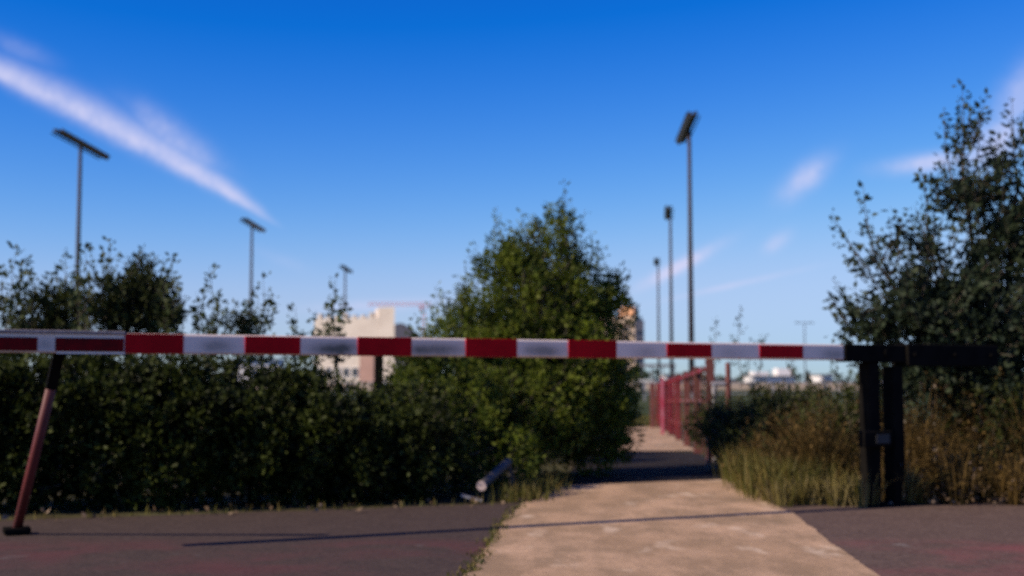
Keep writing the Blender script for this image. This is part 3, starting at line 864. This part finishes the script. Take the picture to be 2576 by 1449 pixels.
# ------------------------------------------------------------------ pipe lying in the hedge foot
pa, pb = P(1212, 1222, 9.75), P(1278, 1162, 10.35)
pr = empty('pipe', (pa.x, pa.y, 0), 'cut grey pipe with a pale round end leaning at the foot of the willow shrub', 'pipe')
o = MB().tube([pa, pb], .034, 14).build('tube', 'steel', pr, smooth=False); o.location = -Vector(pr.location)
dv = (pa - pb).normalized()
o = MB().tube([pa + dv * .001, pa + dv * .012], .038, 14).build('end_cap', 'cap', pr); o.location = -Vector(pr.location)
o = MB().tube([pb, Vector((pb.x + .05, pb.y + .1, .0))], .02, 8).build('prop', 'steel', pr); o.location = -Vector(pr.location)
pl_ = P(1186, 1236, 9.7)
o = MB().box((pl_.x, pl_.y, .03), (.16, .10, .012), Matrix.Rotation(.25, 3, 'Y')).build('plank', 'galv'); o['label'] = 'thin pale plank lying on the ground beside the grey pipe'; o['category'] = 'plank'

# ------------------------------------------------------------------ red fence right of the path
FN, FF = Vector((2.22, 14.6, 0)), Vector((2.86, 25.2, 0))
fence = empty('fence', FN, 'weathered red picket fence running away along the right side of the path', 'fence')
fd = (FF - FN); fl = fd.length; fd = fd.normalized(); frot = Matrix.Rotation(math.atan2(fd.y, fd.x), 3, 'Z')
def ftop(s): return 1.10 - .25 * s / fl
def fbox(name, s0, s1, off, th, z0, z1, mat, label=None):
    c = FN + fd * ((s0 + s1) / 2) + Vector((-fd.y, fd.x, 0)) * off - FN
    mb = MB().box((c.x, c.y, (z0 + z1) / 2), (s1 - s0, th, z1 - z0), frot)
    o = mb.build(name, mat, fence)
    if label: o['label'] = label
    return o
npk = 22
for i in range(npk):
    s = fl * (i + .5) / npk
    pw = random.uniform(.035, .05)
    if i < npk * .34 and i % 2: continue
    hh = ftop(s) + random.uniform(-.012, .012)
    fbox('picket', s - pw / 2, s + pw / 2, .03, .018, .07 + random.uniform(0, .02), hh, 'fence_brown' if i < npk * .34 else 'fence_red')
nps = 6
for i in range(nps + 1):
    s = fl * i / nps
    fbox('post', s - .045, s + .045, -.03, .09, -.03, ftop(s) + (.16 if i == 0 else .03), 'fence_pink')
for i in range(nps):
    s0, s1 = fl * i / nps + .046, fl * (i + 1) / nps - .046
    for fr in (.28, .62, .95):
        zc = ftop((s0 + s1) / 2) * fr
        a, b = Vector((0, 0, 0)), Vector((0, 0, 0))
        pA = fd * s0 + Vector((-fd.y, fd.x, 0)) * -.0; pB = fd * s1
        pA.z = ftop(s0) * fr; pB.z = ftop(s1) * fr
        MB().tube([pA, pB], .028, 4).build('rail', 'fence_pink' if fr < .9 else 'fence_red', fence)
fbox('marker_post', fl * .70, fl * .70 + .06, .09, .05, -.02, .97, 'fence_magenta', 'bright pink marker post')
fbox('end_post', fl * .995, fl * .995 + .10, .10, .10, -.02, .87, 'fence_pink', 'pale pink end post')

# grey tubular frame beside the fence's near end
gd = 14.2
gf = empty('metal_railing', (P(1812, 960, gd).x, gd, 0), 'grey tubular frame with a reddish upright beside the near end of the red fence', 'railing')
def gtube(name, a, b, r, mat):
    o = MB().tube([a, b], r, 8).build(name, mat, gf, smooth=False); o.location = -Vector(gf.location); return o
xa, xb = P(1796, 960, gd).x, P(1832, 960, gd).x
gtube('post', (xb, gd, -.02), (xb, gd, P(0, 912, gd).z), .030, 'fence_pink')
gtube('post', (xa, gd, -.02), (xa, gd, P(0, 962, gd).z), .024, 'galv')
gtube('rail', (xa - .03, gd, P(0, 966, gd).z), (xb - .03, gd, P(0, 966, gd).z), .026, 'galv')
q = P(1812, 1056, gd - .2)
o = MB().box(q, (.13, .10, .05), Matrix.Rotation(.2, 3, 'Y')).build('plate', 'galv', gf, .004); o.location = -Vector(gf.location)


# ------------------------------------------------------------------ floodlight masts round the field
def mast(px, d, ang, label, grp='floodlight masts around the sports field', h=15.0, bl_=8.6):
    x = (px - CX) / F * d
    root = empty('floodlight_mast', (x, d, 0), label, 'floodlight mast', grp, ang)
    hh = h
    MB().tube([(0, 0, 0), (0, 0, hh * .5), (0, 0, hh)], [.17, .135, .10], 12).build('pole', 'mast', root, smooth=True)
    MB().box((0, 0, .12), (.8, .8, .24)).build('base', 'grey_wall', root)
    MB().box((0, 0, hh + .10), (bl_, .2, .2)).build('crossbar', 'lamp_body', root)
    MB().box((0, .22 * (1 if px < CX else -1), hh - .05), (bl_, .06, .06)).build('gantry_rail', 'lamp_body', root)
    side = 1 if px < CX else -1
    n = 8
    for i in range(n):
        sx = -bl_ / 2 + bl_ * (i + .5) / n
        rt = Matrix.Rotation(R(38) * side, 3, 'X')
        yy = -.30 * side
        lamp = MB().box((sx, yy, hh + .05), (.78, .24, .34), rt).build('floodlight', 'lamp_body', root)
        fc = Vector((sx, yy, hh + .05)) + rt @ Vector((0, -.13 * side, 0))
        MB().box(fc, (.66, .02, .28), rt).build('lens', 'lamp_glass', lamp)
    return root


mast(191, 76, R(90), 'tallest looking floodlight mast on the left with its lamp bar slanting down rightwards')
mast(630, 115.5, R(90), 'middle sized floodlight mast of the left row, behind the hedge')
mast(867, 161, R(90), 'smallest floodlight mast of the left row, beside the cream building')
mast(1739, 71, R(87.0), 'tallest floodlight mast on the right, rising above the red fence', bl_=8.0)
mast(1689, 107, R(83.5), 'middle floodlight mast of the right row, its lamps seen end on', bl_=7.0)
mast(1657, 151, R(84), 'smallest floodlight mast of the right row, its lamps seen end on', bl_=7.0)

# far thin lamp post at the right
lx = P(2026, 960, 180)
lp = empty('street_lamp', (lx.x, 180, 0), 'faint distant street lamp between the bush shoots and the dark tree', 'street lamp')
zt = P(0, 812, 180).z
MB().tube([(0, 0, 0), (0, 0, zt)], [.10, .06], 8).build('pole', 'mast', lp)
MB().tube([(-.9, 0, zt), (.9, 0, zt)], .05, 6).build('arm', 'mast', lp)
for sgn in (-1, 1): MB().box((sgn * 1.0, 0, zt), (.6, .25, .14)).build('lamp_head', 'lamp_body', lp)

wpd = P(953, 960, 12.2)
wpo = empty('wooden_post', (wpd.x, 12.2, 0), 'dark square wooden post behind the hedge, just under the barrier near the cream building', 'post')
MB().box((0, 0, .58), (.075, .075, 1.16)).build('shaft', 'black_paint', wpo, .004)
MB().box((0, 0, 1.17), (.10, .10, .025)).build('cap', 'dark_roof', wpo, .003)

# low rail fence at the edge of the field, seen through the gap
rfc = empty('rail_fence', (3.2, 60, 0), 'low pale rail fence along the near side of the sports field', 'fence')
for i in range(15): MB().box((-21 + i * 3, 0, .45), (.08, .08, .9)).build('post', 'galv', rfc)
for z_ in (.35, .86): MB().box((0, -.06, z_), (42.2, .04, .06)).build('rail', 'galv', rfc)
wl = empty('boundary_wall', (18, 140, 0), 'long low beige boundary wall at the far side of the sports field', 'wall')
for i in range(24): MB().box((-46 + i * 4, 0, .42), (3.96, .25, .84)).build('panel', 'beige', wl)
for i in range(25): MB().box((-48 + i * 4, -.02, .46), (.30, .36, .95)).build('pillar', 'grey_wall', wl)


# ------------------------------------------------------------------ buildings
def wins(root, origin, ex, en, w, h, nx, nz, z0, sz, mw=.5, mh=.5, frame='white_wall'):
    """rows of recessed looking windows: frame proud of the wall, glass inside it"""
    for i in range(nx):
        for j in range(nz):
            c = Vector(origin) + ex * (w * (i + .5) / nx) + Vector((0, 0, z0 + sz * j))
            rt = Matrix((( ex.x, -en.x, 0), (ex.y, -en.y, 0), (0, 0, 1)))
            f = MB().box(c + en * .04, (mw, .10, mh), rt).build('window', frame, root)
            MB().box(c + en * .095, (mw * .84, .03, mh * .84), rt).build('pane', 'window', f)


def block(root, poly, z0, z1, mat, name='wall'):
    return MB().prism(poly, z0, z1).build(name, mat, root)


# cream building
D = 150.0
def xx(u, d=D): return (u - CX) / F * d
def zz(v, d=D): return H + (HOR - v) / F * d
x0, x1 = xx(793), xx(990)
cb = empty('building', ((x0 + x1) / 2, D, 0), 'sunlit cream building with a stepped parapet, left of the willow shrub', 'building')
o0 = -Vector(cb.location)
def place(o): o.location = o0; return o
# facade turned so that it faces the sun: the right end stands nearer
A = P(793, 960, D + 2.6); A.z = 0; Bp = P(991, 960, D - 1.4); Bp.z = 0
ex = (Bp - A); W = ex.length; ex.normalize(); en = Vector((ex.y, -ex.x, 0)); back = Vector((-1.6, 9, 0))
place(block(cb, [A, Bp, Bp + back, A + back], 0, zz(800), 'cream'))
pe0 = A + ex * (W * .81)
place(MB().prism([pe0 + en * .05, Bp + ex * .05 + en * .05, Bp + back * .8 + ex * .05, pe0 + back * .8], 0, zz(774)).build('stair_tower', 'cream', cb))
for i in range(7):
    s0 = W * (.02 + .11 * i); a = A + ex * s0; b = A + ex * (s0 + W * .05)
    place(MB().prism([a, b, b - en * .6, a - en * .6], zz(800), zz(800) + (.35 if i % 3 else .6)).build('parapet_block', 'cream', cb))
lw0 = A + ex * (W * .58) + en * .25; lw1 = A + ex * (W * .76) + en * .25
place(MB().prism([lw0, lw1, lw1 - en * .3, lw0 - en * .3], 0, zz(872)).build('lower_wing', 'pink_render', cb))
wins_root_objs = list(cb.children)
wins(cb, A + o0 + Vector((0, 0, 0)), ex, en, W * .8, 6, 7, 1, 2.0, 3.2, .9, 1.2)
# dark passage right of it
dk = empty('building', (xx(1018, 170), 170, 0), 'grey building with a dark curved roof right of the cream building', 'building')
w2 = xx(1047, 170) - xx(996, 170)
MB().box((0, 3, zz(852, 170) / 2), (w2, 8, zz(852, 170))).build('wall', 'grey_wall', dk)
rf_ = MB(); pts_ = []
hr = zz(814, 170) - zz(852, 170)
poly = [(-w2 / 2 + w2 * i / 10, zz(852, 170) + hr * math.sin(math.pi * min(1, .28 + .72 * i / 10)) ** .6) for i in range(11)]
for yy in (-1.2, 7.2):
    for (a, b) in poly: rf_.v.append(Vector((a, yy, b)))
    for a in (w2 / 2, -w2 / 2): rf_.v.append(Vector((a, yy, zz(853, 170))))
n13 = 13
rf_.f = [list(range(n13))[::-1], [n13 + i for i in range(n13)]] + [[i, (i + 1) % n13, n13 + (i + 1) % n13, n13 + i] for i in range(n13)]
rf_.build('roof', 'dark_roof', dk)
wins(dk, (-w2 / 2, -1.0, 0), Vector((1, 0, 0)), Vector((0, -1, 0)), w2, 5, 3, 2, 1.6, 2.6, .8, 1.1)

# apartment tower behind the willow shrub
D2 = 420.0
tb = empty('apartment_tower', (xx(1597, D2), D2, 0), 'beige apartment tower half hidden behind the right side of the willow shrub', 'building')
ex2 = Vector((1, -.55, 0)).normalized(); en2 = Vector((ex2.y, -ex2.x, 0)); Wt = (xx(1597, D2) - xx(1490, D2)) / ex2.x
A2 = -ex2 * Wt; zt2 = zz(797, D2)
MB().prism([A2, Vector((0, 0, 0)), -en2 * 6.2, A2 - en2 * 6.2], 0, zt2).build('wall', 'beige', tb)
er = Vector((1, .25, 0)).normalized()
MB().prism([Vector((.02, .1, 0)), er * 3.2, er * 3.2 + Vector((0, 9, 0)), Vector((.02, 9, 0))], 0, zz(806, D2)).build('side_wall', 'grey_wall', tb)
ph0, ph1 = -ex2 * 5.6, -ex2 * .4
MB().prism([ph0, ph1, ph1 - en2 * 4, ph0 - en2 * 4], zt2 + .01, zz(770, D2)).build('penthouse', 'orange', tb)
wins(tb, A2, ex2, en2, Wt, 20, 8, 7, 2.2, 2.9, 1.1, 1.4, 'brown_frame')
wins(tb, (0, 0, 0), er, Vector((er.y, -er.x, 0)), 2.7, 20, 2, 6, 2.2, 3.0, .8, 1.3, 'grey_wall')
for j in range(7):
    c = -ex2 * 4.2 + en2 * .6 + Vector((0, 0, 1.5 + 2.9 * j))
    MB().box(c, (3.2, 1.1, .9), Matrix(((ex2.x, -en2.x, 0), (ex2.y, -en2.y, 0), (0, 0, 1)))).build('balcony', 'brown_frame', tb)

# low white buildings on the skyline to the right
def lowb(u0, u1, vt, d, label, steps, mat='white_wall'):
    xa_, xb_ = xx(u0, d), xx(u1, d); w = xb_ - xa_
    r_ = empty('building', ((xa_ + xb_) / 2, d, 0), label, 'building')
    MB().box((0, 4, zz(vt, d) / 2), (w, 8, zz(vt, d))).build('wall', mat, r_)
    MB().box((0, 3.8, zz(vt, d) + .11), (w + .5, 8.8, .2)).build('roof', 'grey_wall', r_)
    for (a, b, v_) in steps:
        MB().box((w * ((a + b) / 2 - .5), 4, (zz(v_, d) + zz(vt, d)) / 2 + .11), (w * (b - a), 5, zz(v_, d) - zz(vt, d))).build('upper_storey', mat, r_)
    n = max(2, int(w / 3.2))
    wins(r_, (-w / 2, 0, 0), Vector((1, 0, 0)), Vector((0, -1, 0)), w, 3, n, 1, zz(vt, d) * .5, 3, 1.2, zz(vt, d) * .3)
    return r_


lowb(1888, 1996, 947, 260, 'long low white building with a raised part, seen over the dark bush', ((.1, .45, 936), (.66, .98, 928)))
lowb(2062, 2092, 944, 240, 'small bright white building left of the barrier posts', ())
lowb(2196, 2260, 934, 250, 'pale building glimpsed between the two barrier posts', ())
lowb(1671, 1687, 944, 230, 'tiny white kiosk behind the top of the red fence', ())
lowb(570, 700, 905, 260, 'low pale building glimpsed through the hedge top below the second mast', ())
lowb(1690, 1850, 955, 300, 'low grey shed on the skyline behind the red fence', (), 'grey_wall')
# open stand roof on the far side of the field
st = empty('spectator_shelter', (xx(1650, 165), 165, 0), 'small flat roofed spectator shelter beyond the field, right of the willow shrub', 'shelter')
ws = xx(1705, 165) - xx(1612, 165)
MB().box((0, 0, zz(920, 165)), (ws, 2.4, .35)).build('roof', 'grey_wall', st)
for i in range(4): MB().box((-ws / 2 + .2 + (ws - .4) * i / 3, -.9, zz(920, 165) / 2 - .09), (.14, .14, zz(920, 165) - .19)).build('post', 'galv', st)
MB().box((0, 1.1, .55), (ws - .4, .12, 1.1)).build('back_panel', 'white_wall', st)

# distant trees as one far mass along the skyline
ft = Plant(1.1, .8)
for k in range(2600):
    x = random.uniform(-150, 170); y = random.uniform(300, 330)
    top_ = 2.2 + 2.0 * abs(noise.noise(Vector((x * .05, 0, 0)))) + 1.2 * noise.noise(Vector((x * .3, 1, 0)))
    ft.p.append(Vector((x, y, random.uniform(0, max(.5, top_))))); ft.d.append(Vector(rnd_unit(1)[0])); ft.l.append(random.uniform(1.0, 2.4))
fo = ft.leaf_mesh('distant_trees', 'dark_leaf', None); fo['kind'] = 'stuff'; fo['label'] = 'far line of trees along the horizon'; fo['category'] = 'trees'

# tower crane
D3 = 430.0
cr = empty('tower_crane', (xx(1066, D3), D3, 0), 'distant red tower crane with a long jib between the cream building and the shrub', 'crane')
zj = zz(768, D3); wj = xx(1066, D3) - xx(925, D3)
mm = MB()
for sx_ in (-.45, .45):
    for sy_ in (-.45, .45): mm.tube([(sx_, sy_, 0), (sx_, sy_, zj + 1)], .09, 4)
for i in range(int(zj)):
    mm.tube([(-.45, -.45, i), (.45, -.45, i + 1)], .06, 3).tube([(.45, -.45, i), (.45, .45, i + 1)], .06, 3)
mm.build('mast', 'crane', cr)
jb = MB()
for (dy, dz) in ((-.4, 0), (.4, 0), (0, .8)): jb.tube([(-wj, dy, zj + dz), (2.5, dy, zj + dz)], .08, 4)
for i in range(int(wj / 1.2)):
    a = -wj + i * 1.2
    jb.tube([(a, -.4, zj), (a + .6, 0, zj + .8)], .05, 3).tube([(a + .6, 0, zj + .8), (a + 1.2, -.4, zj)], .05, 3)
jb.build('jib', 'crane', cr)
MB().box((2.2, 0, zj - .5), (1.4, 1, 1.2)).build('counterweight', 'grey_wall', cr)
MB().box((-.9, -.6, zj - .9), (.9, .9, 1.2)).build('cab', 'crane', cr)
